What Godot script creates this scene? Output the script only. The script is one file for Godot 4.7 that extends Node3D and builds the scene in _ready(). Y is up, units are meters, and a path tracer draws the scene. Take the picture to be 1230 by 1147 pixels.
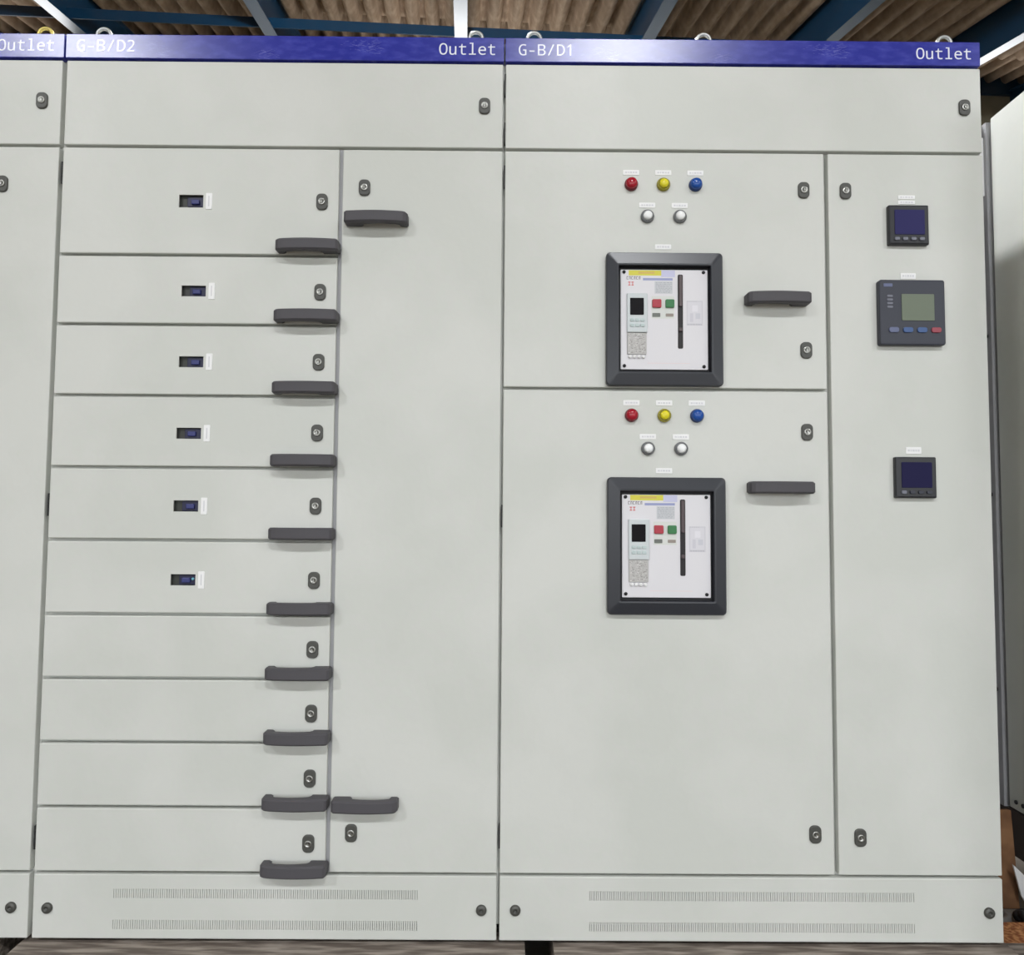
extends Node3D
# A row of low-voltage switchgear cabinets standing under a brown corrugated shed roof.
# Metres; the door faces of the row lie in the plane z = 0, the cabinets stand on y = 0, the shed floor is at y = -0.12.

const FLOOR_Y := -0.12
const SHED_TURN := 0.05943          # the shed stands 3.4 degrees askew to the row of cabinets
const ROOF_SLOPE := 0.2148

var M := {}                          # materials
var S := {}                          # shared meshes
var used := {}

# ------------------------------------------------------------------ naming helpers
func numbered(called: String) -> String:
	if not used.has(called):
		used[called] = 0
		return called
	used[called] += 1
	return "%s_%03d" % [called, used[called]]

func thing(called: String, label: String, category: String, at := Vector3.ZERO, turn := 0.0, group := "") -> Node3D:
	var o := Node3D.new()
	o.name = numbered(called)
	add_child(o)
	o.position = at
	o.rotation.y = turn
	o.set_meta("label", label)
	o.set_meta("category", category)
	if group != "":
		o.set_meta("group", group)
	return o

func structure(called: String, at := Vector3.ZERO, turn := 0.0) -> Node3D:
	var o := Node3D.new()
	o.name = called
	add_child(o)
	o.position = at
	o.rotation.y = turn
	o.set_meta("kind", "structure")
	return o

func part(called: String, mesh: Mesh, m, parent: Node, at := Vector3.ZERO, label := "") -> MeshInstance3D:
	var o := MeshInstance3D.new()
	o.name = called
	o.mesh = mesh
	if m is Array:
		for i in m.size():
			o.set_surface_override_material(i, m[i])
	else:
		o.material_override = m
	o.position = at
	o.cast_shadow = GeometryInstance3D.SHADOW_CASTING_SETTING_ON
	parent.add_child(o, true)
	if label != "":
		o.set_meta("label", label)
	return o

# ------------------------------------------------------------------ mesh helpers
func begin() -> SurfaceTool:
	var st := SurfaceTool.new()
	st.begin(Mesh.PRIMITIVE_TRIANGLES)
	st.set_smooth_group(-1)
	return st

func finish(st: SurfaceTool) -> ArrayMesh:
	st.generate_normals()
	return st.commit()

func tri(st: SurfaceTool, a: Vector3, b: Vector3, c: Vector3) -> void:      # counter-clockwise seen from outside
	st.add_vertex(a)
	st.add_vertex(c)
	st.add_vertex(b)

func quad(st: SurfaceTool, a: Vector3, b: Vector3, c: Vector3, d: Vector3) -> void:
	tri(st, a, b, c)
	tri(st, a, c, d)

func bx(st: SurfaceTool, lo: Vector3, hi: Vector3) -> void:
	var p := []
	for i in 8:
		p.append(Vector3(hi.x if i & 1 else lo.x, hi.y if i & 2 else lo.y, hi.z if i & 4 else lo.z))
	quad(st, p[4], p[5], p[7], p[6])
	quad(st, p[1], p[0], p[2], p[3])
	quad(st, p[5], p[1], p[3], p[7])
	quad(st, p[0], p[4], p[6], p[2])
	quad(st, p[6], p[7], p[3], p[2])
	quad(st, p[0], p[1], p[5], p[4])

func box_mesh(size: Vector3) -> ArrayMesh:
	var st := begin()
	bx(st, -size / 2, size / 2)
	return finish(st)

func ring(w: float, h: float, r: float, z: float, seg: int) -> Array:        # rounded rectangle, counter-clockwise seen from +z
	var out := []
	r = max(r, 0.0)
	for k in 4:
		var cx := (w / 2 - r) * (1 if k == 0 or k == 3 else -1)
		var cy := (h / 2 - r) * (1 if k < 2 else -1)
		for i in seg + 1:
			var t := (k + float(i) / seg) * PI / 2
			out.append(Vector3(cx + r * cos(t), cy + r * sin(t), z))
	return out

func skin(st: SurfaceTool, a: Array, b: Array) -> void:                       # side wall from ring a (back) to ring b (front)
	var n := a.size()
	for i in n:
		var j := (i + 1) % n
		quad(st, a[i], a[j], b[j], b[i])

func cap(st: SurfaceTool, a: Array, front := true) -> void:
	var c := Vector3.ZERO
	for p in a:
		c += p
	c /= a.size()
	for i in a.size():
		var j := (i + 1) % a.size()
		if front:
			tri(st, c, a[i], a[j])
		else:
			tri(st, c, a[j], a[i])

func edge_rings(w: float, h: float, r: float, z0: float, z1: float, c: float, seg: int) -> Array:
	return [ring(w, h, r, z0, seg), ring(w, h, r, z1 - c, seg), ring(w - 0.3 * c * 2, h - 0.3 * c * 2, r - 0.3 * c, z1 - 0.3 * c, seg), ring(w - 2 * c, h - 2 * c, r - c, z1, seg)]

func add_plate(st: SurfaceTool, w: float, h: float, r: float, z0: float, z1: float, c: float, seg := 4) -> void:
	var rs := edge_rings(w, h, r, z0, z1, c, seg)
	for i in 3:
		skin(st, rs[i], rs[i + 1])
	cap(st, rs[3])
	cap(st, rs[0], false)

func plate(w: float, h: float, r: float, z0: float, z1: float, c: float, seg := 4) -> ArrayMesh:
	var st := begin()
	add_plate(st, w, h, r, z0, z1, c, seg)
	return finish(st)

# a sheet-metal door: rounded front edges, hollow folded rim, real rectangular cut-outs (Rect2 about the centre)
func door(w: float, h: float, holes: Array = [], t := 0.018, c := 0.0022) -> ArrayMesh:
	var st := begin()
	var rs := edge_rings(w, h, c, -t, 0.0, c, 2)
	for i in 3:
		skin(st, rs[i], rs[i + 1])
	cap(st, rs[0], false) if holes.is_empty() else null
	var xs := [-w / 2 + c, w / 2 - c]
	var ys := [-h / 2 + c, h / 2 - c]
	for r in holes:
		for v in [r.position.x, r.end.x]:
			if not xs.has(v):
				xs.append(v)
		for v in [r.position.y, r.end.y]:
			if not ys.has(v):
				ys.append(v)
	xs.sort()
	ys.sort()
	for j in ys.size() - 1:
		var run := -1.0
		var open := false
		for i in xs.size() - 1:
			var m := Vector2((xs[i] + xs[i + 1]) / 2, (ys[j] + ys[j + 1]) / 2)
			var hole := false
			for r in holes:
				if r.has_point(m):
					hole = true
					break
			if not hole:
				quad(st, Vector3(xs[i], ys[j], 0), Vector3(xs[i + 1], ys[j], 0), Vector3(xs[i + 1], ys[j + 1], 0), Vector3(xs[i], ys[j + 1], 0))
	for r in holes:
		var a: Vector2 = r.position
		var b: Vector2 = r.end
		var d := -0.004
		quad(st, Vector3(a.x, a.y, d), Vector3(b.x, a.y, d), Vector3(b.x, a.y, 0), Vector3(a.x, a.y, 0))
		quad(st, Vector3(b.x, b.y, d), Vector3(a.x, b.y, d), Vector3(a.x, b.y, 0), Vector3(b.x, b.y, 0))
		quad(st, Vector3(a.x, b.y, d), Vector3(a.x, a.y, d), Vector3(a.x, a.y, 0), Vector3(a.x, b.y, 0))
		quad(st, Vector3(b.x, a.y, d), Vector3(b.x, b.y, d), Vector3(b.x, b.y, 0), Vector3(b.x, a.y, 0))
	return finish(st)

func add_lathe(st: SurfaceTool, prof: Array, seg := 24, at := Vector3.ZERO) -> void:  # prof: Vector2(radius, z) from back to front
	st.set_smooth_group(1)
	for i in seg:
		var t0 := TAU * i / seg
		var t1 := TAU * (i + 1) / seg
		for k in prof.size() - 1:
			var p: Vector2 = prof[k]
			var q: Vector2 = prof[k + 1]
			var a := at + Vector3(p.x * cos(t0), p.x * sin(t0), p.y)
			var b := at + Vector3(p.x * cos(t1), p.x * sin(t1), p.y)
			var c := at + Vector3(q.x * cos(t1), q.x * sin(t1), q.y)
			var d := at + Vector3(q.x * cos(t0), q.x * sin(t0), q.y)
			if p.x > 1e-6:
				tri(st, a, b, c)
			if q.x > 1e-6:
				tri(st, a, c, d)
	st.set_smooth_group(-1)

func lathe(prof: Array, seg := 24) -> ArrayMesh:
	var st := begin()
	add_lathe(st, prof, seg)
	return finish(st)

func add_tube(st: SurfaceTool, path: Array, r: float, seg := 10, closed := false) -> void:
	st.set_smooth_group(1)
	var n := path.size()
	var rings := []
	for i in n:
		var a: Vector3 = path[(i - 1 + n) % n] if closed or i > 0 else path[i]
		var b: Vector3 = path[(i + 1) % n] if closed or i < n - 1 else path[i]
		var d := (b - a).normalized()
		var u := d.cross(Vector3(0.13, 0.31, 0.94).normalized()).normalized()
		var v := d.cross(u)
		var rg := []
		for k in seg:
			rg.append(path[i] + (u * cos(TAU * k / seg) + v * sin(TAU * k / seg)) * r)
		rings.append(rg)
	for i in (n if closed else n - 1):
		skin(st, rings[i], rings[(i + 1) % n])
	if not closed:
		cap(st, rings[0], false)
		cap(st, rings[n - 1])
	st.set_smooth_group(-1)

# extrude an outline given in (x, z) along y by h, with the top and bottom edges chamfered
func extrude_xz(poly: PackedVector2Array, h: float, c: float) -> ArrayMesh:
	var st := begin()
	var n := poly.size()
	var area := 0.0
	for i in n:
		area += poly[i].cross(poly[(i + 1) % n])
	var sgn := 1.0 if area > 0 else -1.0
	var inner := PackedVector2Array()
	for i in n:
		var d0 := (poly[i] - poly[(i - 1 + n) % n]).normalized()
		var d1 := (poly[(i + 1) % n] - poly[i]).normalized()
		var n0 := Vector2(-d0.y, d0.x) * sgn
		var n1 := Vector2(-d1.y, d1.x) * sgn
		var m := (n0 + n1).normalized()
		inner.append(poly[i] + m * c / max(0.5, m.dot(n0)))
	var lv := [[inner, -h / 2], [poly, -h / 2 + c], [poly, h / 2 - c], [inner, h / 2]]
	for k in 3:
		for i in n:
			var j := (i + 1) % n
			var a := Vector3(lv[k][0][i].x, lv[k][1], lv[k][0][i].y)
			var b := Vector3(lv[k][0][j].x, lv[k][1], lv[k][0][j].y)
			var cc := Vector3(lv[k + 1][0][j].x, lv[k + 1][1], lv[k + 1][0][j].y)
			var d := Vector3(lv[k + 1][0][i].x, lv[k + 1][1], lv[k + 1][0][i].y)
			if sgn > 0:
				quad(st, b, a, d, cc)
			else:
				quad(st, a, b, cc, d)
	var ix := Geometry2D.triangulate_polygon(inner)
	for t in range(0, ix.size(), 3):
		for top in [1.0, -1.0]:
			var p := []
			for k in 3:
				p.append(Vector3(inner[ix[t + k]].x, top * h / 2, inner[ix[t + k]].y))
			var nn: Vector3 = (p[1] - p[0]).cross(p[2] - p[0])
			if nn.y * top > 0:
				tri(st, p[0], p[1], p[2])
			else:
				tri(st, p[0], p[2], p[1])
	return finish(st)

func join(list: Array) -> ArrayMesh:                                            # several meshes as the surfaces of one
	var out := ArrayMesh.new()
	for m in list:
		out.add_surface_from_arrays(Mesh.PRIMITIVE_TRIANGLES, m.surface_get_arrays(0))
	return out

func text_mesh(words: String, em: float, bold := false) -> TextMesh:
	var t := TextMesh.new()
	var f := SystemFont.new()
	f.font_names = PackedStringArray(["Droid Sans Mono"])
	t.font = f
	t.text = words
	t.font_size = 64
	t.pixel_size = em / 64.0
	t.depth = 0.0006
	t.curve_step = 1.0
	t.horizontal_alignment = HORIZONTAL_ALIGNMENT_LEFT
	t.vertical_alignment = VERTICAL_ALIGNMENT_BOTTOM
	return t

# ------------------------------------------------------------------ materials
func mat(r: int, g: int, b: int, rough := 0.5, metal := 0.0, spec := 0.5) -> StandardMaterial3D:
	var m := StandardMaterial3D.new()
	m.albedo_color = Color8(r, g, b)
	m.roughness = rough
	m.metallic = metal
	m.metallic_specular = spec
	return m

func noise_tex(freq: float, sd: int, lo: Color, hi: Color, octaves := 4, size := 512, a := 0.25, b := 0.75) -> NoiseTexture2D:
	var n := FastNoiseLite.new()
	n.seed = sd
	n.frequency = freq
	n.fractal_octaves = octaves
	var t := NoiseTexture2D.new()
	t.width = size
	t.height = size
	t.seamless = true
	t.noise = n
	var g := Gradient.new()
	g.set_color(0, lo)
	g.set_color(1, hi)
	g.set_offset(0, a)
	g.set_offset(1, b)
	t.color_ramp = g
	return t

func bump_tex(freq: float, sd: int, strength := 2.0) -> NoiseTexture2D:
	var n := FastNoiseLite.new()
	n.seed = sd
	n.frequency = freq
	var t := NoiseTexture2D.new()
	t.width = 512
	t.height = 512
	t.seamless = true
	t.as_normal_map = true
	t.bump_strength = strength
	t.noise = n
	return t

func tri_scale(m: StandardMaterial3D, s: Vector3, world := true) -> StandardMaterial3D:
	m.uv1_triplanar = true
	m.uv1_world_triplanar = world
	m.uv1_scale = s
	return m

func scuffed_blue() -> ImageTexture:                                             # the painted header strip with its pale scuffs
	var im := Image.create(1024, 64, false, Image.FORMAT_RGB8)
	var base := Color8(40, 46, 148)
	var n := FastNoiseLite.new()
	n.seed = 5
	n.frequency = 0.02
	for y in 64:
		for x in 1024:
			var v := n.get_noise_2d(x, y * 2.0)
			im.set_pixel(x, y, base.lerp(Color8(62, 68, 168), clampf(v * 1.1 + 0.3, 0, 1)))
	var rng := RandomNumberGenerator.new()
	rng.seed = 21
	for spot in [[0.20, 0.55], [0.22, 0.7], [0.66, 0.35], [0.69, 0.55], [0.70, 0.3], [0.45, 0.8]]:
		for k in 26:
			var x := int(spot[0] * 1024 + rng.randfn(0, 16))
			var y := int(spot[1] * 64 + rng.randfn(0, 7))
			var l := rng.randi_range(3, 16)
			var s := rng.randf_range(-0.6, 0.6)
			for i in l:
				var px := clampi(x + i, 0, 1023)
				var py := clampi(y + int(i * s), 0, 63)
				im.set_pixel(px, py, im.get_pixel(px, py).lerp(Color8(150, 150, 205), rng.randf_range(0.2, 0.5)))
	return ImageTexture.create_from_image(im)

func breaker_print() -> ImageTexture:                                            # flat print on the breaker's white face, 214 x 248 mm at 2.4 px per mm
	var k := 2.4
	var w := int(214 * k)
	var h := int(248 * k)
	var im := Image.create(w, h, false, Image.FORMAT_RGB8)
	im.fill(Color8(222, 220, 224))
	var rng := RandomNumberGenerator.new()
	rng.seed = 8
	var rect := func(x0: float, y0: float, x1: float, y1: float, c: Color):
		im.fill_rect(Rect2i(int(x0 * k), int(y0 * k), int((x1 - x0) * k), int((y1 - y0) * k)), c)
	rect.call(20, 2, 100, 15, Color8(214, 206, 64))
	rect.call(44, 5, 84, 10, Color8(210, 180, 90))
	rect.call(100, 2, 134, 19, Color8(196, 196, 222))
	rect.call(55, 21, 128, 27, Color8(150, 156, 196))
	for i in 6:                                                                   # a short word in dark capitals
		rect.call(15 + i * 6, 17, 19.4 + i * 6, 19, Color8(118, 108, 108))
		rect.call(15 + i * 6, 17, 16.6 + i * 6, 25, Color8(118, 108, 108))
		if i % 2 == 0:
			rect.call(15 + i * 6, 23.4, 19.4 + i * 6, 25, Color8(118, 108, 108))
		else:
			rect.call(17.8 + i * 6, 17, 19.4 + i * 6, 25, Color8(118, 108, 108))
	for i in 2:                                                                   # two red characters
		rect.call(19 + i * 8, 30, 25 + i * 8, 32.5, Color8(206, 112, 112))
		rect.call(21 + i * 8, 30, 23.4 + i * 8, 40, Color8(206, 112, 112))
		rect.call(19 + i * 8, 37.6, 25 + i * 8, 40, Color8(206, 112, 112))
	rect.call(84, 29, 128, 60, Color8(198, 200, 204))                            # rating plate
	for i in 8:
		var y := 31.5 + i * 3.5
		var x := 87.0
		while x < 124:
			var l := rng.randf_range(2, 7)
			rect.call(x, y, minf(x + l, 126), y + 1.3, Color8(160, 162, 170))
			x += l + rng.randf_range(1, 3)
	rect.call(76, 66, 132, 122, Color8(214, 216, 212))
	rect.call(162, 77, 202, 139, Color8(208, 206, 212))                          # instruction drawing
	rect.call(165, 80, 199, 133, Color8(216, 214, 220))
	rect.call(176, 88, 190, 104, Color8(226, 224, 230))
	rect.call(170, 108, 178, 130, Color8(204, 202, 210))
	rect.call(184, 108, 196, 122, Color8(202, 202, 210))
	for i in 12:
		rect.call(164 + i * 3, 134.5, 165.8 + i * 3, 137.5, Color8(176, 174, 184))
	for i in 5:
		rect.call(164 + i * 5, 78, 167 + i * 5, 79.2, Color8(176, 174, 184))
	rect.call(66, 232, 170, 233, Color8(232, 206, 206))
	return ImageTexture.create_from_image(im)

func dial_print() -> ImageTexture:                                               # the speckled setting panel under the trip unit
	var im := Image.create(96, 104, false, Image.FORMAT_RGB8)
	im.fill(Color8(186, 184, 182))
	var rng := RandomNumberGenerator.new()
	rng.seed = 14
	for i in 150:
		var x := rng.randi_range(4, 86)
		var y := rng.randi_range(3, 96)
		im.fill_rect(Rect2i(x, y, rng.randi_range(2, 8), rng.randi_range(2, 4)), Color8(146, 142, 140) if rng.randf() < 0.6 else Color8(212, 210, 208))
	return ImageTexture.create_from_image(im)

func make_materials() -> void:
	var paint := mat(255, 255, 255, 0.42, 0.0, 0.5)
	paint.albedo_texture = noise_tex(0.006, 3, Color8(203, 205, 199), Color8(210, 211, 206), 5)
	tri_scale(paint, Vector3(0.55, 0.55, 0.55))
	paint.normal_enabled = true
	paint.normal_texture = bump_tex(0.12, 12, 0.6)
	paint.normal_scale = 0.12
	M.paint = paint
	M.inner = mat(160, 160, 163, 0.5)
	M.blue = mat(255, 255, 255, 0.24, 0.0, 0.5)
	M.blue.albedo_texture = scuffed_blue()
	M.letter = mat(236, 238, 248, 0.24)
	M.handle = mat(80, 78, 82, 0.55, 0.0, 0.4)
	M.lock = mat(74, 74, 70, 0.45, 0.0, 0.5)
	M.chrome = mat(168, 168, 164, 0.35, 1.0)
	M.knob = mat(82, 82, 78, 0.4, 0.3)
	M.hinge = mat(22, 22, 24, 0.6)
	M.dark = mat(30, 30, 32, 0.7)
	M.bezel = mat(42, 44, 51, 0.3, 0.0, 0.5)
	M.seal = mat(24, 24, 30, 0.6)
	M.face = mat(255, 255, 255, 0.4)
	M.face.albedo_texture = breaker_print()
	M.trip = mat(204, 210, 212, 0.4)
	M.trip_keys = mat(190, 204, 204, 0.45)
	M.dial = mat(255, 255, 255, 0.5)
	M.dial.albedo_texture = dial_print()
	M.white = mat(236, 236, 236, 0.4)
	M.black_glass = mat(14, 11, 15, 0.45, 0.0, 0.25)
	M.red_button = mat(172, 44, 62, 0.4)
	M.green_button = mat(44, 118, 66, 0.4)
	M.slot = mat(34, 30, 32, 0.6)
	M.slot_lever = mat(84, 72, 74, 0.5)
	M.counter = mat(110, 114, 108, 0.5)
	M.counter2 = mat(150, 140, 132, 0.5)
	M.red_lens = mat(166, 22, 42, 0.2)
	M.yellow_lens = mat(226, 214, 40, 0.2)
	M.blue_lens = mat(24, 78, 160, 0.2)
	M.white_lens = mat(246, 247, 247, 0.35)
	M.red_rim = mat(112, 30, 44, 0.35)
	M.yellow_rim = mat(150, 142, 40, 0.35)
	M.blue_rim = mat(30, 60, 116, 0.35)
	M.grey_rim = mat(108, 110, 112, 0.4)
	M.meter = mat(26, 27, 33, 0.35)
	M.meter_screen = mat(46, 44, 92, 0.45, 0.0, 0.25)
	M.meter_screen2 = mat(30, 28, 66, 0.45, 0.0, 0.25)
	M.meter_key = mat(112, 114, 126, 0.4)
	M.relay = mat(44, 47, 60, 0.4)
	M.lcd = mat(104, 114, 96, 0.35)
	M.relay_blue = mat(58, 88, 138, 0.4)
	M.relay_pale = mat(96, 104, 136, 0.4)
	M.relay_red = mat(150, 62, 76, 0.4)
	M.tag = mat(240, 240, 240, 0.45)
	M.tag_print = mat(212, 212, 216, 0.5)
	M.navy = mat(16, 18, 58, 0.4)
	M.navy_top = mat(46, 52, 112, 0.4)
	M.mccb = mat(50, 52, 48, 0.5)
	M.led = mat(120, 190, 210, 0.3)
	M.steel = mat(176, 178, 176, 0.35, 0.9)
	M.brass = mat(206, 190, 110, 0.4, 0.7)
	var sheet := mat(255, 255, 255, 0.8, 0.0, 0.3)
	sheet.albedo_texture = noise_tex(0.012, 31, Color8(146, 122, 100), Color8(192, 168, 143), 5)
	tri_scale(sheet, Vector3(3.0, 0.8, 0.8), false)
	M.sheet = sheet
	M.rafter = mat(16, 52, 78, 0.28, 0.0, 0.9)
	var conc := mat(255, 255, 255, 0.85)
	conc.albedo_texture = noise_tex(0.01, 41, Color8(112, 106, 98), Color8(150, 143, 134), 6)
	M.concrete = tri_scale(conc, Vector3(0.5, 0.5, 0.5))
	var wall := mat(255, 255, 255, 0.85)
	wall.albedo_texture = noise_tex(0.01, 47, Color8(122, 117, 100), Color8(142, 137, 118), 5)
	M.wall = tri_scale(wall, Vector3(0.4, 0.4, 0.4))
	var wood := mat(255, 255, 255, 0.8)
	wood.albedo_texture = noise_tex(0.02, 53, Color8(104, 94, 86), Color8(160, 150, 140), 5)
	M.wood = tri_scale(wood, Vector3(0.6, 6.0, 5.0))
	var osb := mat(255, 255, 255, 0.75)
	osb.albedo_texture = noise_tex(0.03, 59, Color8(150, 88, 54), Color8(214, 156, 104), 3)
	M.osb = tri_scale(osb, Vector3(4, 4, 4))
	M.timber = mat(214, 204, 200, 0.7)
	var card := mat(255, 255, 255, 0.85)
	card.albedo_texture = noise_tex(0.02, 61, Color8(112, 78, 52), Color8(140, 102, 70), 3)
	M.card = tri_scale(card, Vector3(1, 1, 1))
	M.channel = mat(60, 50, 48, 0.6)
	M.rubber = mat(20, 20, 24, 0.6)
	M.grey_tape = mat(120, 116, 112, 0.5)
	M.frosted = mat(236, 240, 244, 0.6)
	M.frosted.backlight_enabled = true
	M.frosted.backlight = Color(1, 1, 1)
	M.lamp_body = mat(226, 226, 224, 0.5)
	M.lamp_glow = mat(250, 250, 245, 0.5)
	M.lamp_glow.emission_enabled = true
	M.lamp_glow.emission = Color(0.98, 0.99, 1.0)
	M.lamp_glow.emission_energy_multiplier = 14.0
	M.wall_glow = mat(250, 250, 248, 0.5)
	M.wall_glow.emission_enabled = true
	M.wall_glow.emission = Color(0.98, 0.99, 1.0)
	M.wall_glow.emission_energy_multiplier = 3.0
	M.tube_glow = mat(250, 250, 245, 0.5)
	M.tube_glow.emission_enabled = true
	M.tube_glow.emission = Color(0.98, 0.99, 1.0)
	M.tube_glow.emission_energy_multiplier = 12.0

# ------------------------------------------------------------------ shared small meshes
func handle_mesh(flip: bool) -> ArrayMesh:                                      # bridge pull, 155 mm long, wide foot on the +x side (or -x if flipped)
	var p := PackedVector2Array()
	p.append_array([Vector2(-0.0775, 0.0), Vector2(-0.0775, 0.022), Vector2(-0.0745, 0.030), Vector2(-0.067, 0.0345)])
	for i in 9:
		var t := float(i) / 8
		p.append(Vector2(lerpf(-0.055, 0.058, t), 0.037 + 0.004 * sin(PI * t)))
	p.append_array([Vector2(0.0715, 0.0355), Vector2(0.0765, 0.032), Vector2(0.0775, 0.026), Vector2(0.0775, 0.0), Vector2(0.034, 0.0), Vector2(0.033, 0.012), Vector2(0.029, 0.016)])
	for i in 5:
		var t := float(i) / 4
		p.append(Vector2(lerpf(0.020, -0.046, t), 0.0175 + 0.003 * sin(PI * t)))
	p.append_array([Vector2(-0.0535, 0.015), Vector2(-0.056, 0.010), Vector2(-0.0565, 0.0)])
	if flip:
		for i in p.size():
			p[i].x = -p[i].x
		p.reverse()
	return extrude_xz(p, 0.029, 0.004)

func make_shared() -> void:
	S.handle = handle_mesh(false)
	S.handle_flip = handle_mesh(true)
	var st := begin()
	add_plate(st, 0.028, 0.041, 0.011, -0.001, 0.005, 0.002, 6)
	var plate_m := finish(st)
	st = begin()
	add_lathe(st, [Vector2(0.0088, 0.004), Vector2(0.0088, 0.0065), Vector2(0.0076, 0.0074), Vector2(0.0045, 0.0074), Vector2(0.004, 0.0062), Vector2(0.0, 0.0062)], 20)
	bx(st, Vector3(-0.0012, -0.0038, 0.0062), Vector3(0.0012, 0.0038, 0.0072))
	S.lock = join([plate_m, finish(st)])
	S.screw = lathe([Vector2(0.0125, -0.001), Vector2(0.0125, 0.004), Vector2(0.0105, 0.0066), Vector2(0.006, 0.0074), Vector2(0.0045, 0.0074), Vector2(0.0042, 0.003), Vector2(0.0, 0.003)], 24)
	S.small_screw = lathe([Vector2(0.0042, 0.0), Vector2(0.0042, 0.002), Vector2(0.003, 0.0034), Vector2(0.0, 0.0038)], 14)
	S.rim = lathe([Vector2(0.0165, -0.001), Vector2(0.0165, 0.006), Vector2(0.015, 0.0085), Vector2(0.0125, 0.0092), Vector2(0.0122, 0.007)], 28)
	S.lens = lathe([Vector2(0.0142, 0.006), Vector2(0.0142, 0.0115), Vector2(0.0134, 0.0145), Vector2(0.0108, 0.0172), Vector2(0.006, 0.019), Vector2(0.0, 0.0195)], 28)
	S.lens_small = lathe([Vector2(0.0112, 0.006), Vector2(0.0112, 0.012), Vector2(0.0098, 0.0148), Vector2(0.006, 0.0166), Vector2(0.0, 0.0172)], 28)
	st = begin()
	var path := []
	for i in 24:
		path.append(Vector3(0.0175 * cos(TAU * i / 24), 0.040 + 0.0175 * sin(TAU * i / 24), 0))
	add_tube(st, path, 0.0045, 10, true)
	st.set_smooth_group(-1)
	bx(st, Vector3(-0.006, 0.0, -0.006), Vector3(0.006, 0.024, 0.006))
	S.eye = finish(st)
	st = begin()
	add_plate(st, 0.040, 0.013, 0.0015, 0.0, 0.0012, 0.0004, 2)
	var body := finish(st)
	st = begin()
	var x := -0.015
	for l in [0.005, 0.003, 0.006, 0.004, 0.005]:                                # tiny engraved marks
		bx(st, Vector3(x, -0.002, 0.0011), Vector3(x + l, 0.002, 0.0014))
		x += l + 0.0018
	S.tag_wide = join([body, finish(st)])
	st = begin()
	add_plate(st, 0.0155, 0.041, 0.0015, 0.0, 0.0015, 0.0005, 2)
	body = finish(st)
	st = begin()
	bx(st, Vector3(-0.0014, -0.013, 0.0014), Vector3(0.0014, 0.013, 0.0017))
	S.tag_tall = join([body, finish(st)])
	S.hinge = box_mesh(Vector3(0.0026, 0.055, 0.012))
	# moulded-case breaker seen through the drawer window: escutcheon and rocker
	st = begin()
	bx(st, Vector3(-0.036, -0.022, -0.016), Vector3(0.036, 0.022, -0.010))
	body = finish(st)
	st = begin()
	add_plate(st, 0.042, 0.024, 0.003, -0.010, -0.0065, 0.001, 3)
	var mid := finish(st)
	st = begin()
	add_plate(st, 0.020, 0.012, 0.002, -0.0065, -0.001, 0.002, 3)
	S.toggle = [body, mid, finish(st)]

# ------------------------------------------------------------------ cabinet pieces
func cabinet(called: String, label: String, x0: float, x1: float) -> Node3D:
	var c := thing(called, label, "switchgear cabinet", Vector3((x0 + x1) / 2, 0, 0), 0.0, "row of grey switchgear cabinets")
	var w := x1 - x0
	var st := begin()
	bx(st, Vector3(-w / 2 + 0.0001, 0.03, -0.8), Vector3(w / 2 - 0.0001, 2.196, -0.0195))
	part("carcass", finish(st), M.paint, c)
	st = begin()
	bx(st, Vector3(-w / 2 + 0.01, -0.008, -0.78), Vector3(w / 2 - 0.01, 0.03, -0.05))
	part("base_frame", finish(st), M.dark, c)
	# blue header strip: a shallow folded panel, UVs along its length
	var hs := plate(w - 0.003, 0.062, 0.002, -0.018, 0.002, 0.0015, 2)
	part("header_strip", strip_uv(hs, w, 0.062), M.blue, c, Vector3(0, 2.168, 0))
	return c

func strip_uv(m: ArrayMesh, w: float, h: float) -> ArrayMesh:
	var a := m.surface_get_arrays(0)
	var v: PackedVector3Array = a[Mesh.ARRAY_VERTEX]
	var uv := PackedVector2Array()
	for p in v:
		uv.append(Vector2(p.x / w + 0.5, 0.5 - p.y / h))
	a[Mesh.ARRAY_TEX_UV] = uv
	var out := ArrayMesh.new()
	out.add_surface_from_arrays(Mesh.PRIMITIVE_TRIANGLES, a)
	return out

func panel(called: String, c: Node3D, x0: float, x1: float, y0: float, y1: float, holes: Array = []) -> MeshInstance3D:
	var ctr := Vector3((x0 + x1) / 2, (y0 + y1) / 2, 0)
	var rel := []
	for r in holes:
		rel.append(Rect2(r.position - Vector2(ctr.x, ctr.y), r.size))
	return part(called, door(x1 - x0, y1 - y0, rel), M.paint, c, ctr - Vector3(c.position.x, 0, 0))

func on(p: MeshInstance3D, x: float, y: float) -> Vector3:                      # place on a panel, in the row's own coordinates
	return Vector3(x - p.get_parent().position.x, y, 0) - p.position

func add_lock(p: MeshInstance3D, x: float, y: float) -> void:
	part("quarter_turn_lock", S.lock, [M.lock, M.chrome], p, on(p, x, y))

func add_handle(p: MeshInstance3D, x: float, y: float, flip := false) -> void:
	part("handle", S.handle_flip if flip else S.handle, M.handle, p, on(p, x, y))

func add_hinge(c: Node3D, x: float, y: float, wide := 1.0) -> void:
	part("hinge", S.hinge, M.hinge, c, Vector3(x - c.position.x, y, -0.0078)).scale.x = wide

func lettering(words: String, c: Node3D, x: float, w: float) -> void:
	var strip: Node = c.get_node("header_strip")
	var em := w / (words.length() * 0.6 - 0.08)
	part("lettering", text_mesh(words, em), M.letter, strip, Vector3(x - c.position.x, 2.1535 - 2.168 - 0.24 * em, 0.0022), "white printed lettering")

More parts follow.
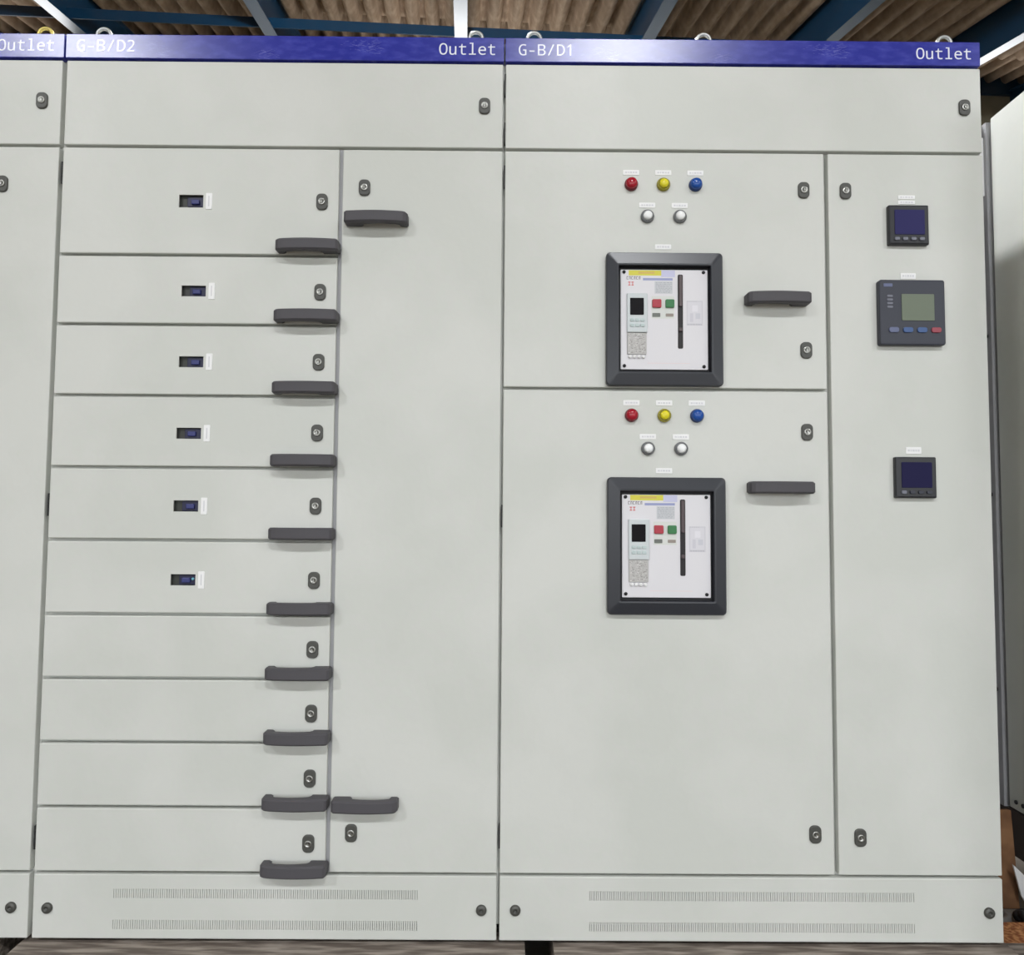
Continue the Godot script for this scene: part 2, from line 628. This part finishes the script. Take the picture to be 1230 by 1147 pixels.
func vents(x0: float, x1: float) -> Array:
	var out := []
	var n := int((x1 - x0) / 0.0052)
	for row in [[0.0235, 0.0455], [0.0945, 0.1165]]:
		for i in n:
			out.append(Rect2(x0 + i * (x1 - x0) / n, row[0], 0.0012, row[1] - row[0]))
	return out

func eye_bolt(c: Node3D, x: float, m = null) -> void:
	part("lifting_eye", S.eye, m if m else M.steel, c, Vector3(x - c.position.x, 2.196, -0.06))

func tag_plate(c: Node3D, x: float, y: float, s := Vector3.ONE) -> void:
	var t := part("label_plate", S.tag_wide, [M.tag, M.tag_print], c, Vector3(x - c.position.x, y, 0))
	t.scale = s

func indicator(c: Node3D, x: float, y: float, rim: Material, lens: Material, small: bool, what: String) -> void:
	var p := part("indicator_light", S.rim, rim, c, Vector3(x - c.position.x, y, 0), what)
	part("lens", S.lens_small if small else S.lens, lens, p)

func breaker(c: Node3D, x: float, y: float, label: String) -> void:
	var w := 0.286
	var h := 0.330
	var st := begin()
	var seg := 4
	var iw := 0.224
	var ih := 0.262
	var rs := [ring(w, h, 0.010, 0.0, seg), ring(w, h, 0.010, 0.013, seg), ring(w - 0.004, h - 0.004, 0.009, 0.016, seg), ring(iw + 0.010, ih + 0.010, 0.004, 0.0203, seg), ring(iw + 0.003, ih + 0.003, 0.003, 0.0200, seg), ring(iw, ih, 0.002, 0.0185, seg), ring(iw, ih, 0.002, 0.001, seg)]
	for i in rs.size() - 1:
		skin(st, rs[i], rs[i + 1])
	var b := part("air_circuit_breaker", finish(st), M.bezel, c, Vector3(x - c.position.x, y, 0), label)
	part("gasket", plate(iw, ih, 0.001, 0.0005, 0.003, 0.0005, 1), M.seal, b)
	var fw := 0.214
	var fh := 0.248
	part("face_plate", strip_uv(plate(fw, fh, 0.002, 0.003, 0.008, 0.0008, 2), fw, fh), M.face, b)
	var at := func(px: float, py: float, z: float) -> Vector3: return Vector3((px - 797.5) * 0.00204, (384.5 - py) * 0.00204, z)
	part("trip_unit", plate(0.050, 0.097, 0.002, 0.0, 0.006, 0.0015, 2), M.trip, b, at.call(764.8, 377.0, 0.008))
	part("display_screen", plate(0.0335, 0.042, 0.001, 0.0, 0.0012, 0.0004, 1), M.black_glass, b, at.call(764.3, 369.5, 0.014))
	for i in 3:
		for j in 2:
			part("key", plate(0.010, 0.0075, 0.002, 0.0, 0.0022, 0.0008, 2), M.trip_keys, b, at.call(758.5 + i * 6.2, 386.0 + j * 6.4, 0.014))
	part("setting_panel", strip_uv(plate(0.047, 0.053, 0.001, 0.0, 0.0035, 0.0008, 1), 0.047, 0.053), M.dial, b, at.call(764.4, 414.2, 0.008))
	for i in 4:
		part("setting_knob", lathe([Vector2(0.0042, 0.0), Vector2(0.0042, 0.004), Vector2(0.003, 0.005), Vector2(0.0, 0.005)], 14), M.white, b, at.call(756.2 + i * 5.4, 430.0, 0.008))
	part("open_button", plate(0.0225, 0.0205, 0.003, 0.0, 0.005, 0.0015, 3), M.red_button, b, at.call(788.5, 365.2, 0.008), "red push button")
	part("close_button", plate(0.0215, 0.0205, 0.003, 0.0, 0.005, 0.0015, 3), M.green_button, b, at.call(804.3, 365.2, 0.008), "green push button")
	part("status_window", plate(0.0195, 0.0095, 0.001, 0.0, 0.001, 0.0003, 1), M.counter, b, at.call(788.0, 379.0, 0.008))
	part("status_window", plate(0.0190, 0.0075, 0.001, 0.0, 0.001, 0.0003, 1), M.counter2, b, at.call(804.0, 379.0, 0.008))
	part("charging_slot", plate(0.0125, 0.184, 0.003, 0.0, 0.0012, 0.0004, 2), M.slot, b, at.call(817.0, 374.6, 0.008))
	part("charging_lever", plate(0.0085, 0.078, 0.003, 0.0, 0.004, 0.0015, 2), M.slot_lever, b, at.call(817.0, 349.8, 0.0092))
	part("lever_grip", plate(0.0085, 0.009, 0.002, 0.0, 0.005, 0.0015, 2), M.slot_lever, b, at.call(817.0, 397.0, 0.0092))
	for s in [[749.2, 326.8], [845.0, 326.8], [749.5, 441.0], [845.0, 441.4]]:
		part("screw", S.small_screw, M.hinge, b, at.call(s[0], s[1], 0.008))

func small_meter(c: Node3D, x: float, y: float, screen: Material, label: String, bright: bool) -> void:
	var st := begin()
	add_plate(st, 0.099, 0.100, 0.003, 0.0, 0.013, 0.004, 3)
	var p := part("panel_meter", finish(st), M.meter, c, Vector3(x - c.position.x, y, 0), label)
	part("screen", plate(0.074, 0.062, 0.002, 0.0, 0.0012, 0.0004, 2), screen, p, Vector3(0.001, 0.006, 0.013))
	for i in 4:
		part("button", plate(0.013, 0.008, 0.003, 0.0, 0.003, 0.001, 3), M.meter_key if bright or i == 0 else M.relay, p, Vector3(-0.031 + i * 0.0205, -0.036, 0.013))

func relay_unit(c: Node3D, x: float, y: float) -> void:
	var p := part("protection_relay", plate(0.161, 0.162, 0.006, 0.0, 0.016, 0.003, 4), M.relay, c, Vector3(x - c.position.x, y, 0), "square dark blue relay with grey-green display")
	part("display_screen", plate(0.080, 0.066, 0.002, 0.0, 0.0015, 0.0005, 2), M.lcd, p, Vector3(0.013, 0.012, 0.016))
	part("nameplate", plate(0.022, 0.008, 0.001, 0.0, 0.0006, 0.0002, 1), M.relay_pale, p, Vector3(-0.059, 0.067, 0.016))
	for i in 4:
		part("status_lamp", plate(0.014, 0.0055, 0.002, 0.0, 0.001, 0.0003, 2), M.meter_key, p, Vector3(-0.055, 0.040 - i * 0.009, 0.016))
	var ms := [M.relay_pale, M.relay_blue, M.relay_blue, M.relay_red]
	for i in 4:
		part("button", plate(0.024, 0.013, 0.005, 0.0, 0.003, 0.001, 4), ms[i], p, Vector3(-0.047 + i * 0.0345, -0.044, 0.016))

# ------------------------------------------------------------------ the shed
func corrugated(w: float, z0: float, z1: float, y_at: Callable, pitch := 0.185, amp := 0.14) -> ArrayMesh:
	var st := begin()
	st.set_smooth_group(1)
	var n := int(round(w / pitch))
	var per := 20
	var prev := []
	for i in n * per + 1:
		var u := float(i) / per
		var x := -w / 2 + u * w / n
		var k := (2.0 * (u - floorf(u)) - 1.0) / 0.7
		var d := -amp * sqrt(maxf(0.0, 1.0 - k * k))
		var cur := [Vector3(x, y_at.call(z0) + d, z0), Vector3(x, y_at.call(z1) + d, z1), Vector3(x, y_at.call(z1) + d + 0.004, z1), Vector3(x, y_at.call(z0) + d + 0.004, z0)]
		if i > 0:
			st.set_smooth_group(1 + (int(floor((i - 1) / float(per))) % 2))
			quad(st, prev[1], prev[0], cur[0], cur[1])
			quad(st, prev[3], prev[2], cur[2], cur[3])
			quad(st, prev[0], prev[3], cur[3], cur[0])
			quad(st, prev[2], prev[1], cur[1], cur[2])
		prev = cur
	return finish(st)

func build_shed() -> void:
	var st := begin()
	bx(st, Vector3(-9, FLOOR_Y - 0.2, -6.2), Vector3(9, FLOOR_Y, 13))
	part("slab", finish(st), M.concrete, structure("floor", Vector3.ZERO, SHED_TURN))
	st = begin()
	bx(st, Vector3(-40, FLOOR_Y - 0.4, 12), Vector3(40, FLOOR_Y - 0.2, 60))
	var yard := part("yard", finish(st), M.concrete, structure("ground", Vector3.ZERO, SHED_TURN))
	yard.position.y = 0.15
	var sheet_a := func(z: float) -> float: return 4.55 - ROOF_SLOPE * z
	var sheet_b := func(z: float) -> float: return 4.55 - ROOF_SLOPE * 0.6 + 0.45 * (z - 0.6)
	var ceil := structure("ceiling", Vector3.ZERO, SHED_TURN)
	var xs := [-8.22, -6.62, -5.02, -3.41, -1.78, -0.18, 1.38, 2.885, 4.36, 5.9, 7.5, 9.0]
	for i in xs.size() - 1:
		var w: float = xs[i + 1] - xs[i]
		part("roof_sheet", corrugated(w, -4.9, 0.6, sheet_a), M.sheet, ceil, Vector3((xs[i] + xs[i + 1]) / 2, 0, 0))
		part("roof_sheet", corrugated(w, -5.9, -4.7, sheet_a), M.sheet, ceil, Vector3((xs[i] + xs[i + 1]) / 2, 0.16, 0))
		part("roof_sheet", corrugated(w, 0.6, 12.5, sheet_b), M.sheet, ceil, Vector3((xs[i] + xs[i + 1]) / 2, 0, 0))
	# rafters: deep dark blue channels with a lower flange in the same paint, following the slope
	for i in xs.size():
		var y0: float = 4.1 - ROOF_SLOPE * 0.6
		var y1: float = 4.1 + ROOF_SLOPE * 5.9
		st = begin()
		for s in [[-0.012, 0.012, 0.010, 0.40], [-0.05, 0.05, 0.388, 0.40]]:
			sloped(st, s[0], s[1], y0 + s[2], y1 + s[2], s[3] - s[2], 0.6, -5.9)
		var r := part("rafter", finish(st), M.rafter, ceil, Vector3(xs[i], 0, 0), "dark blue steel rafter")
		st = begin()
		sloped(st, -0.053, 0.053, y0, y1, 0.012, 0.6, -5.9)
		part("flange", finish(st), M.rafter, r)
	for z in [-4.3, -1.6]:
		st = begin()
		var yb: float = 4.1 - ROOF_SLOPE * z + 0.02
		bx(st, Vector3(-8.2, yb, z - 0.012), Vector3(2.885, yb + 0.085, z))
		part("cross_beam", finish(st), M.rafter, ceil, Vector3.ZERO, "dark blue horizontal cross beam")
	# walls with thickness; the shed is open towards the yard
	st = begin()
	var panes := [-2.42, 1.86, 3.95]                                             # unseen frosted windows in the back wall, placed for grey rafter reflections
	bx(st, Vector3(-9, FLOOR_Y, -6.1), Vector3(9.2, 4.30, -5.9))
	bx(st, Vector3(-9, 5.10, -6.1), Vector3(9.2, 6.1, -5.9))
	var from := -9.0
	for x in panes + [9.75]:
		bx(st, Vector3(from, 4.30, -6.1), Vector3(x - 0.55, 5.10, -5.9))
		from = x + 0.55
	part("wall_face", finish(st), M.wall, structure("wall_back", Vector3.ZERO, SHED_TURN))
	for i in panes.size():
		var wn := structure("unseen_window_%d" % (i + 1), Vector3(panes[i], 4.70, -6.0).rotated(Vector3.UP, SHED_TURN), SHED_TURN)
		st = begin()
		for b in [[-0.55, -0.40, 0.55, -0.36], [-0.55, 0.36, 0.55, 0.40], [-0.55, -0.36, -0.51, 0.36], [0.51, -0.36, 0.55, 0.36], [-0.02, -0.36, 0.02, 0.36]]:
			bx(st, Vector3(b[0], b[1], -0.03), Vector3(b[2], b[3], 0.03))
		part("window_frame", finish(st), M.lamp_body, wn)
		for x in [-0.265, 0.265]:
			part("window_pane", box_mesh(Vector3(0.49, 0.72, 0.006)), M.frosted, wn, Vector3(x, 0, 0))
	st = begin()
	bx(st, Vector3(-8.2, 5.71, -5.9), Vector3(9.0, 5.97, -5.86))
	part("ridge_beam", finish(st), M.rafter, ceil)
	st = begin()
	bx(st, Vector3(-9, 4.6, 12.3), Vector3(9.2, 10.2, 12.5))  # added fascia out of view, keeps the high sky off the header strips
	part("wall_face", finish(st), M.wall, structure("added_wall_front", Vector3.ZERO, SHED_TURN))
	for s in [-1, 1]:
		st = begin()
		bx(st, Vector3(-0.1, FLOOR_Y, -6.1), Vector3(0.1, 10.2, 12.5))
		part("wall_face", finish(st), M.wall, structure("wall_left" if s < 0 else "wall_right", Vector3(9.1 * s * cos(SHED_TURN), 0, -9.1 * s * sin(SHED_TURN)), SHED_TURN))

func sloped(st: SurfaceTool, x0: float, x1: float, ya: float, yb: float, h: float, za: float, zb: float) -> void:  # bar from (ya, za) to (yb, zb)
	var p := [Vector3(x0, ya, za), Vector3(x1, ya, za), Vector3(x0, ya + h, za), Vector3(x1, ya + h, za), Vector3(x0, yb, zb), Vector3(x1, yb, zb), Vector3(x0, yb + h, zb), Vector3(x1, yb + h, zb)]
	quad(st, p[0], p[1], p[3], p[2])
	quad(st, p[5], p[4], p[6], p[7])
	quad(st, p[4], p[0], p[2], p[6])
	quad(st, p[1], p[5], p[7], p[3])
	quad(st, p[2], p[3], p[7], p[6])
	quad(st, p[4], p[5], p[1], p[0])

func unseen_ceiling_lamp(x: float, y: float, z: float, label: String) -> void:  # lamp out of view, placed for the glare on the header strips
	var t := thing("unseen_ceiling_lamp", label, "lamp", Vector3(x, y, z), 0.0, "unseen long lamps over the aisle")
	var st := begin()
	bx(st, Vector3(-0.65, 0.0, -0.19), Vector3(0.65, 0.09, 0.19))
	part("housing", finish(st), M.lamp_body, t)
	st = begin()
	bx(st, Vector3(-0.62, -0.015, -0.17), Vector3(0.62, 0.0, 0.17))
	part("lamp_diffuser", finish(st), M.lamp_glow, t)
	for s in [-0.3, 0.3]:
		st = begin()
		add_tube(st, [Vector3(s, 0.09, 0), Vector3(s, 0.60, 0)], 0.006, 8)
		part("hanging_rod", finish(st), M.steel, t)
	var l := AreaLight3D.new()
	l.name = "lamp_light"
	l.area_size = Vector2(1.24, 0.34)
	l.light_energy = LAMP_ENERGY
	l.light_color = Color(0.98, 0.99, 1.0)
	l.area_range = 40.0
	l.area_attenuation = 2.0
	l.shadow_enabled = true
	l.position = Vector3(0, -0.03, 0)
	l.rotation_degrees = Vector3(-90, 0, 0)
	t.add_child(l)

const LAMP_ENERGY := 28.0

func unseen_tube_lamp(x: float, y: float, z: float, label: String) -> void:           # unseen batten behind the row, placed to light the roof and side cabinet
	var t := thing("unseen_tube_lamp", label, "lamp", Vector3(x, y, z), PI / 2 + SHED_TURN, "unseen tubes over the rear aisle")
	var st := begin()
	bx(st, Vector3(-0.62, 0.035, -0.02), Vector3(0.62, 0.06, 0.02))
	part("batten", finish(st), M.lamp_body, t)
	st = begin()
	add_tube(st, [Vector3(-0.6, 0, 0), Vector3(0.6, 0, 0)], 0.014, 10)
	part("fluorescent_tube", finish(st), M.tube_glow, t)
	for s in [-0.5, 0.5]:
		st = begin()
		add_tube(st, [Vector3(s, 0.06, 0), Vector3(s, 0.68 + 0.2148 * s, 0)], 0.003, 6)
		part("hanging_wire", finish(st), M.steel, t)
	for s in [-0.4, 0.0, 0.4]:
		var l := OmniLight3D.new()
		l.name = "tube_light"
		l.light_energy = TUBE_ENERGY
		l.light_color = Color(0.98, 0.99, 1.0)
		l.light_size = 0.1
		l.omni_range = 40.0
		l.omni_attenuation = 2.0
		l.shadow_enabled = true
		l.position = Vector3(s, -0.13, 0)
		t.add_child(l, true)

const TUBE_ENERGY := 2.6
const WALL_LAMP_ENERGY := 0.48

func unseen_wall_lamp(x: float, label: String) -> void:                                # unseen fixture behind the row, placed for bright reflections under the rafters
	var at := Vector3(x, 4.70, -5.90).rotated(Vector3.UP, SHED_TURN)
	var t := thing("unseen_wall_lamp", label, "lamp", at, SHED_TURN, "unseen wall lamps of the rear aisle")
	part("housing", plate(1.34, 0.62, 0.03, 0.0, 0.07, 0.01, 4), M.lamp_body, t)
	part("lamp_diffuser", plate(1.26, 0.54, 0.02, 0.07, 0.085, 0.006, 4), M.wall_glow, t)
	var l := AreaLight3D.new()
	l.name = "lamp_light"
	l.area_size = Vector2(1.24, 0.52)
	l.light_energy = WALL_LAMP_ENERGY
	l.light_color = Color(0.98, 0.99, 1.0)
	l.area_range = 40.0
	l.area_attenuation = 2.0
	l.shadow_enabled = true
	l.position = Vector3(0, 0, 0.10)
	l.rotation_degrees = Vector3(0, 180, 0)
	t.add_child(l)


# ------------------------------------------------------------------ scene
func _ready() -> void:
	# camera: eye 1 m above the cabinets' foot, 1.82 m in front of the doors, tipped up 3 degrees
	var cam := Camera3D.new()
	cam.name = "camera"
	cam.fov = 65.015
	cam.near = 0.05
	cam.far = 200.0
	cam.position = Vector3(0, 0.995, 1.82)
	cam.rotation_degrees = Vector3(3.110, -0.1935, 0.4114)
	add_child(cam)
	cam.current = true
	# overcast daylight through the open side of the shed, behind the camera
	var env := Environment.new()
	env.background_mode = Environment.BG_SKY
	var sky := Sky.new()
	var sm := ProceduralSkyMaterial.new()
	sm.sky_top_color = Color(0.80, 0.83, 0.86)
	sm.sky_horizon_color = Color(0.88, 0.89, 0.89)
	sm.ground_horizon_color = Color(0.5, 0.49, 0.47)
	sm.ground_bottom_color = Color(0.4, 0.39, 0.37)
	sm.sun_angle_max = 0.0
	sm.sky_energy_multiplier = 1.0
	sky.sky_material = sm
	env.sky = sky
	env.background_energy_multiplier = 3.3
	env.tonemap_mode = Environment.TONE_MAPPER_LINEAR
	env.tonemap_exposure = 1.33
	env.sdfgi_enabled = true
	env.ssao_enabled = true
	env.ssil_enabled = true
	var we := WorldEnvironment.new()
	we.name = "world_environment"
	we.environment = env
	add_child(we)

	make_materials()
	make_shared()
	build_shed()
	unseen_ceiling_lamp(-5.2, 6.70, 7.0, "unseen long white lamp high over the aisle, mirrored in the drawer cabinet's header")
	unseen_ceiling_lamp(1.28, 6.70, 7.0, "unseen long white lamp high over the aisle, mirrored in the breaker cabinet's header")
	unseen_ceiling_lamp(7.7, 6.70, 7.0, "unseen long white lamp near the far side wall, added for even light")  # added beside the other two, out of view, to even the light
	unseen_tube_lamp(-0.45, 4.12, -1.5, "unseen fluorescent tube behind the cabinets, lighting the roof and side cabinet")
	unseen_wall_lamp(-4.7, "unseen broad wall lamp behind the plain cabinet, mirrored under the left rafter")
	unseen_wall_lamp(-0.15, "unseen broad wall lamp high on the back wall, mirrored under the middle rafter")
	unseen_wall_lamp(5.8, "unseen broad wall lamp behind the side cabinet, mirrored under the right rafter")

	# timber boards under the cabinets
	for b in [[-1.92, -1.21, "weathered grey board under the plain cabinet at the edge of the picture"], [-1.141, 0.044, "long weathered grey timber board under the cabinet with drawers"], [0.111, 1.19, "weathered grey timber board under the cabinet with two breakers"]]:
		var t := thing("timber_board", b[2], "board", Vector3((b[0] + b[1]) / 2, FLOOR_Y, 0), 0.0, "boards under the cabinets")
		var st := begin()
		bx(st, Vector3(-(b[1] - b[0]) / 2, 0.0, -0.76), Vector3((b[1] - b[0]) / 2, 0.112, 0.12))
		if b[0] > 0.1:
			bx(st, Vector3((b[1] - b[0]) / 2, 0.0, -0.095), Vector3((b[1] - b[0]) / 2 + 0.36, 0.071, 0.12))
		part("plank", finish(st), M.wood, t)

	build_plain_cabinet()
	build_drawer_cabinet()
	build_breaker_cabinet()
	build_side_cabinet()
	build_clutter()

func build_plain_cabinet() -> void:
	var c := cabinet("plain_switchgear_cabinet", "grey cabinet with plain doors, cut off by the picture edge, beside the drawer cabinet", -1.92, -1.1204)
	var p := panel("top_door", c, -1.916, -1.1255, 1.9155, 2.1312)
	add_lock(p, -1.172, 2.026)
	p = panel("cabinet_door", c, -1.916, -1.1255, 0.1565, 1.9085)
	add_lock(p, -1.262, 1.813)
	p = panel("plinth_panel", c, -1.916, -1.1255, 0.002, 0.1495, vents(-1.80, -1.26))
	part("plinth_screw", S.screw, M.knob, p, on(p, -1.165, 0.073))
	lettering("Outlet", c, -1.290, 0.143)
	eye_bolt(c, -1.210, M.brass)

func build_drawer_cabinet() -> void:
	var c := cabinet("drawer_switchgear_cabinet", "grey cabinet with ten stacked drawers and one tall plain door", -1.1200, -0.0197)
	var p := panel("top_door", c, -1.1150, -0.0232, 1.9155, 2.1312)
	add_lock(p, -0.069, 2.022)
	var rows := [0.153, 0.305, 0.456, 0.606, 0.758, 0.936, 1.112, 1.288, 1.464, 1.638, 1.912]
	var locks := [0.223, 0.374, 0.526, 0.677, 0.842, 1.021, 1.199, 1.373, 1.547, 1.774]
	var win := {4: [-0.8155, 0.841], 5: [-0.814, 1.019], 6: [-0.8125, 1.196], 7: [-0.812, 1.372], 8: [-0.811, 1.548], 9: [-0.824, 1.774]}
	for i in 10:
		var holes := []
		if win.has(i):
			var hh := 0.032 if i == 9 else 0.027
			holes.append(Rect2(win[i][0], win[i][1] - hh / 2, 0.060, hh))
		var d := panel("drawer", c, -1.1150, -0.429, rows[i] + 0.0035, rows[i + 1] - 0.0035, holes)
		add_lock(d, -0.4695, locks[i])
		add_handle(d, -0.4985, rows[i] + 0.018)
		if win.has(i):
			var wx: float = win[i][0] + 0.030
			part("breaker_body", S.toggle[0], M.mccb, d, on(d, wx, win[i][1]))
			part("breaker_escutcheon", S.toggle[1], M.navy, d, on(d, wx + 0.009, win[i][1]))
			part("breaker_toggle", S.toggle[2], M.navy_top, d, on(d, wx + (0.006 if i % 2 == 0 else 0.009), win[i][1] - 0.001))
			if i == 4:
				part("breaker_indicator", lathe([Vector2(0.0032, -0.0065), Vector2(0.0032, -0.0030), Vector2(0.0, -0.0022)], 12), M.led, d, on(d, wx + 0.022, win[i][1] + 0.002), "pale blue dot")
			part("label_plate", S.tag_tall, [M.tag, M.tag_print], d, on(d, wx + 0.030 + 0.0145, win[i][1]))
	var st := begin()
	bx(st, Vector3(-0.430, 0.153, -0.0196), Vector3(-0.4185, 1.912, -0.009))
	part("mullion", finish(st), M.inner, c, Vector3(-c.position.x, 0, 0))
	p = panel("cable_door", c, -0.4195, -0.0232, 0.1565, 1.9085)
	add_lock(p, -0.365, 1.811)
	add_lock(p, -0.369, 0.248)
	add_handle(p, -0.3315, 1.726, true)
	add_handle(p, -0.3345, 0.319, true)
	p = panel("plinth_panel", c, -1.1150, -0.0232, 0.002, 0.1495, vents(-0.926, -0.206))
	part("plinth_screw", S.screw, M.knob, p, on(p, -1.080, 0.072))
	part("plinth_screw", S.screw, M.knob, p, on(p, -0.059, 0.072))
	for y in [1.845, 1.02, 0.232]:
		add_hinge(c, -1.1174, y, 1.8)
	lettering("G-B/D2", c, -1.093, 0.147)
	lettering("Outlet", c, -0.186, 0.143)
	eye_bolt(c, -1.059)
	eye_bolt(c, -0.095)

func build_breaker_cabinet() -> void:
	var c := cabinet("breaker_switchgear_cabinet", "grey cabinet with two framed circuit breakers, coloured indicator lights and three panel meters", -0.0193, 1.1765)
	var p := panel("top_door", c, -0.0165, 1.175, 1.9155, 2.1312)
	add_lock(p, 1.132, 2.029)
	p = panel("breaker_door", c, -0.0165, 0.7775, 1.3165, 1.9085)
	add_lock(p, 0.726, 1.814)
	add_lock(p, 0.727, 1.412)
	add_handle(p, 0.653, 1.535)
	p = panel("breaker_door", c, -0.0165, 0.7775, 0.1565, 1.3095)
	add_lock(p, 0.726, 1.210)
	add_lock(p, 0.732, 0.251)
	add_handle(p, 0.655, 1.073)
	p = panel("instrument_door", c, 0.7875, 1.175, 0.1565, 1.9085)
	add_lock(p, 0.830, 1.813)
	add_lock(p, 0.839, 0.244)
	p = panel("plinth_panel", c, -0.0165, 1.175, 0.002, 0.1495, vents(0.196, 0.968))
	part("plinth_screw", S.screw, M.knob, p, on(p, 0.021, 0.072))
	part("plinth_screw", S.screw, M.knob, p, on(p, 1.141, 0.072))
	for y in [2.08, 1.955, 1.845, 1.0, 0.24]:
		add_hinge(c, -0.0179, y)
	for y in [1.825, 1.248]:
		indicator(c, 0.297, y, M.red_rim, M.red_lens, false, "red indicator light")
		indicator(c, 0.377, y, M.yellow_rim, M.yellow_lens, true, "yellow indicator light")
		indicator(c, 0.457, y, M.blue_rim, M.blue_lens, false, "blue indicator light")
		indicator(c, 0.337, y - 0.081, M.grey_rim, M.white_lens, true, "white indicator light in a grey ring")
		indicator(c, 0.4175, y - 0.081, M.grey_rim, M.white_lens, true, "white indicator light in a grey ring")
		for x in [0.297, 0.377, 0.457]:
			tag_plate(c, x, y + 0.031)
		for x in [0.337, 0.4175]:
			tag_plate(c, x, y - 0.081 + 0.029)
		tag_plate(c, 0.376, 1.668 if y > 1.5 else 1.113)
	breaker(c, 0.3765, 1.484, "framed white breaker panel of the upper door")
	breaker(c, 0.3795, 0.931, "framed white breaker panel of the lower door")
	small_meter(c, 0.981, 1.725, M.meter_screen, "small black meter with a violet screen and pale keys", true)
	small_meter(c, 0.985, 1.1005, M.meter_screen2, "small black meter with a dark violet screen", false)
	relay_unit(c, 0.983, 1.505)
	tag_plate(c, 0.982, 1.799, Vector3(1.05, 0.75, 1))
	tag_plate(c, 0.982, 1.786, Vector3(1.05, 0.7, 1))
	tag_plate(c, 0.982, 1.600, Vector3(0.95, 1.1, 1))
	tag_plate(c, 0.986, 1.167, Vector3(0.95, 1.3, 1))
	lettering("G-B/D1", c, 0.013, 0.140)
	lettering("Outlet", c, 1.012, 0.140)
	eye_bolt(c, 0.056)
	eye_bolt(c, 0.496)
	eye_bolt(c, 1.122)

func build_side_cabinet() -> void:
	var c := thing("side_cabinet", "plain grey cabinet standing crosswise beyond the breaker cabinet, on a dark channel base", "cabinet", Vector3(1.516, FLOOR_Y, -0.5))
	var b := 0.253                                                                # body starts 0.133 above the row's foot
	var st := begin()
	bx(st, Vector3(0.02, b, 0.0), Vector3(0.62, 2.39, 0.95))
	part("body", finish(st), M.paint, c)
	var side := part("side_panel", plate(0.93, 2.135, 0.004, 0.0, 0.018, 0.002, 2), M.paint, c, Vector3(0.02, b + 1.072, 0.477))
	side.rotation.y = -PI / 2
	st = begin()
	bx(st, Vector3(-0.060, b, -0.045), Vector3(-0.006, 2.386, -0.020))
	bx(st, Vector3(-0.006, b, -0.045), Vector3(0.02, 2.386, 0.0))
	part("corner_post", finish(st), M.inner, c)
	part("label_strip", box_mesh(Vector3(0.020, 0.19, 0.006)), M.white, c, Vector3(-0.008, 2.248, -0.0165), "white strip")
	for y in [1.7, 1.2, 0.6]:
		part("bolt", lathe([Vector2(0.007, 0.0), Vector2(0.007, 0.005), Vector2(0.0, 0.006)], 10), M.hinge, c, Vector3(-0.012, y, -0.0195))
	for z in [0.045, 0.075]:
		part("bolt", lathe([Vector2(0.006, 0.0), Vector2(0.006, 0.004), Vector2(0.0, 0.005)], 10), M.hinge, c, Vector3(0.002, b + 0.028, z)).rotation.y = -PI / 2
	st = begin()
	bx(st, Vector3(0.0, 0.12, -0.03), Vector3(0.60, b, 0.93))
	part("channel_base", finish(st), M.channel, c, Vector3.ZERO, "dark brown steel channel")
	st = begin()
	bx(st, Vector3(0.012, 0.0, 0.115), Vector3(0.55, 0.12, 0.26))
	bx(st, Vector3(0.03, 0.0, 0.68), Vector3(0.55, 0.12, 0.83))
	part("timber_foot", finish(st), M.timber, c, Vector3.ZERO, "pale timber foot")

func build_clutter() -> void:
	var o := thing("particle_board", "orange-brown particle board offcut lying between the two cabinets", "board", Vector3(1.42, FLOOR_Y, -0.165))
	part("offcut", plate(0.42, 0.10, 0.002, 0.0, 0.06, 0.002, 1), M.osb, o).rotation.x = -PI / 2
	o = thing("cardboard_sheet", "brown cardboard sheet leaning in the gap beside the side cabinet's dark base", "cardboard", Vector3(1.36, FLOOR_Y, -0.40))
	var sh := part("sheet", plate(0.24, 0.27, 0.003, 0.0, 0.010, 0.002, 2), M.card, o, Vector3(0, 0.135, -0.02))
	sh.rotation.x = -0.10
	o = thing("plastic_sheet", "white plastic sheet standing below the side cabinet's dark base", "sheet", Vector3(1.50, FLOOR_Y, -0.378))
	var ps := part("sheet", extrude_xz(PackedVector2Array([Vector2(-0.051, -0.136), Vector2(0.033, -0.055), Vector2(0.058, 0.0), Vector2(-0.001, 0.0), Vector2(-0.030, -0.050)]), 0.006, 0.001), M.white, o)
	ps.rotation.x = PI / 2
	o = thing("cable_coil", "short coil of black cable on the floor behind the particle board", "cable", Vector3(1.46, FLOOR_Y, -0.30))
	var st := begin()
	var path := []
	for i in 64:
		var t := i / 63.0
		var r := 0.042 + 0.008 * sin(t * 23.0)
		path.append(Vector3(r * cos(t * TAU * 2.6), 0.010 + 0.022 * t, 0.8 * r * sin(t * TAU * 2.6)))
	add_tube(st, path, 0.009, 8)
	part("coil", finish(st), M.rubber, o)
	o = thing("tape_roll", "grey roll of tape lying beside the black cable coil", "tape", Vector3(1.365, FLOOR_Y, -0.325))
	part("roll", lathe([Vector2(0.02, 0.0), Vector2(0.036, 0.0), Vector2(0.036, 0.03), Vector2(0.02, 0.03), Vector2(0.02, 0.0)], 28), M.grey_tape, o).rotation.x = -PI / 2
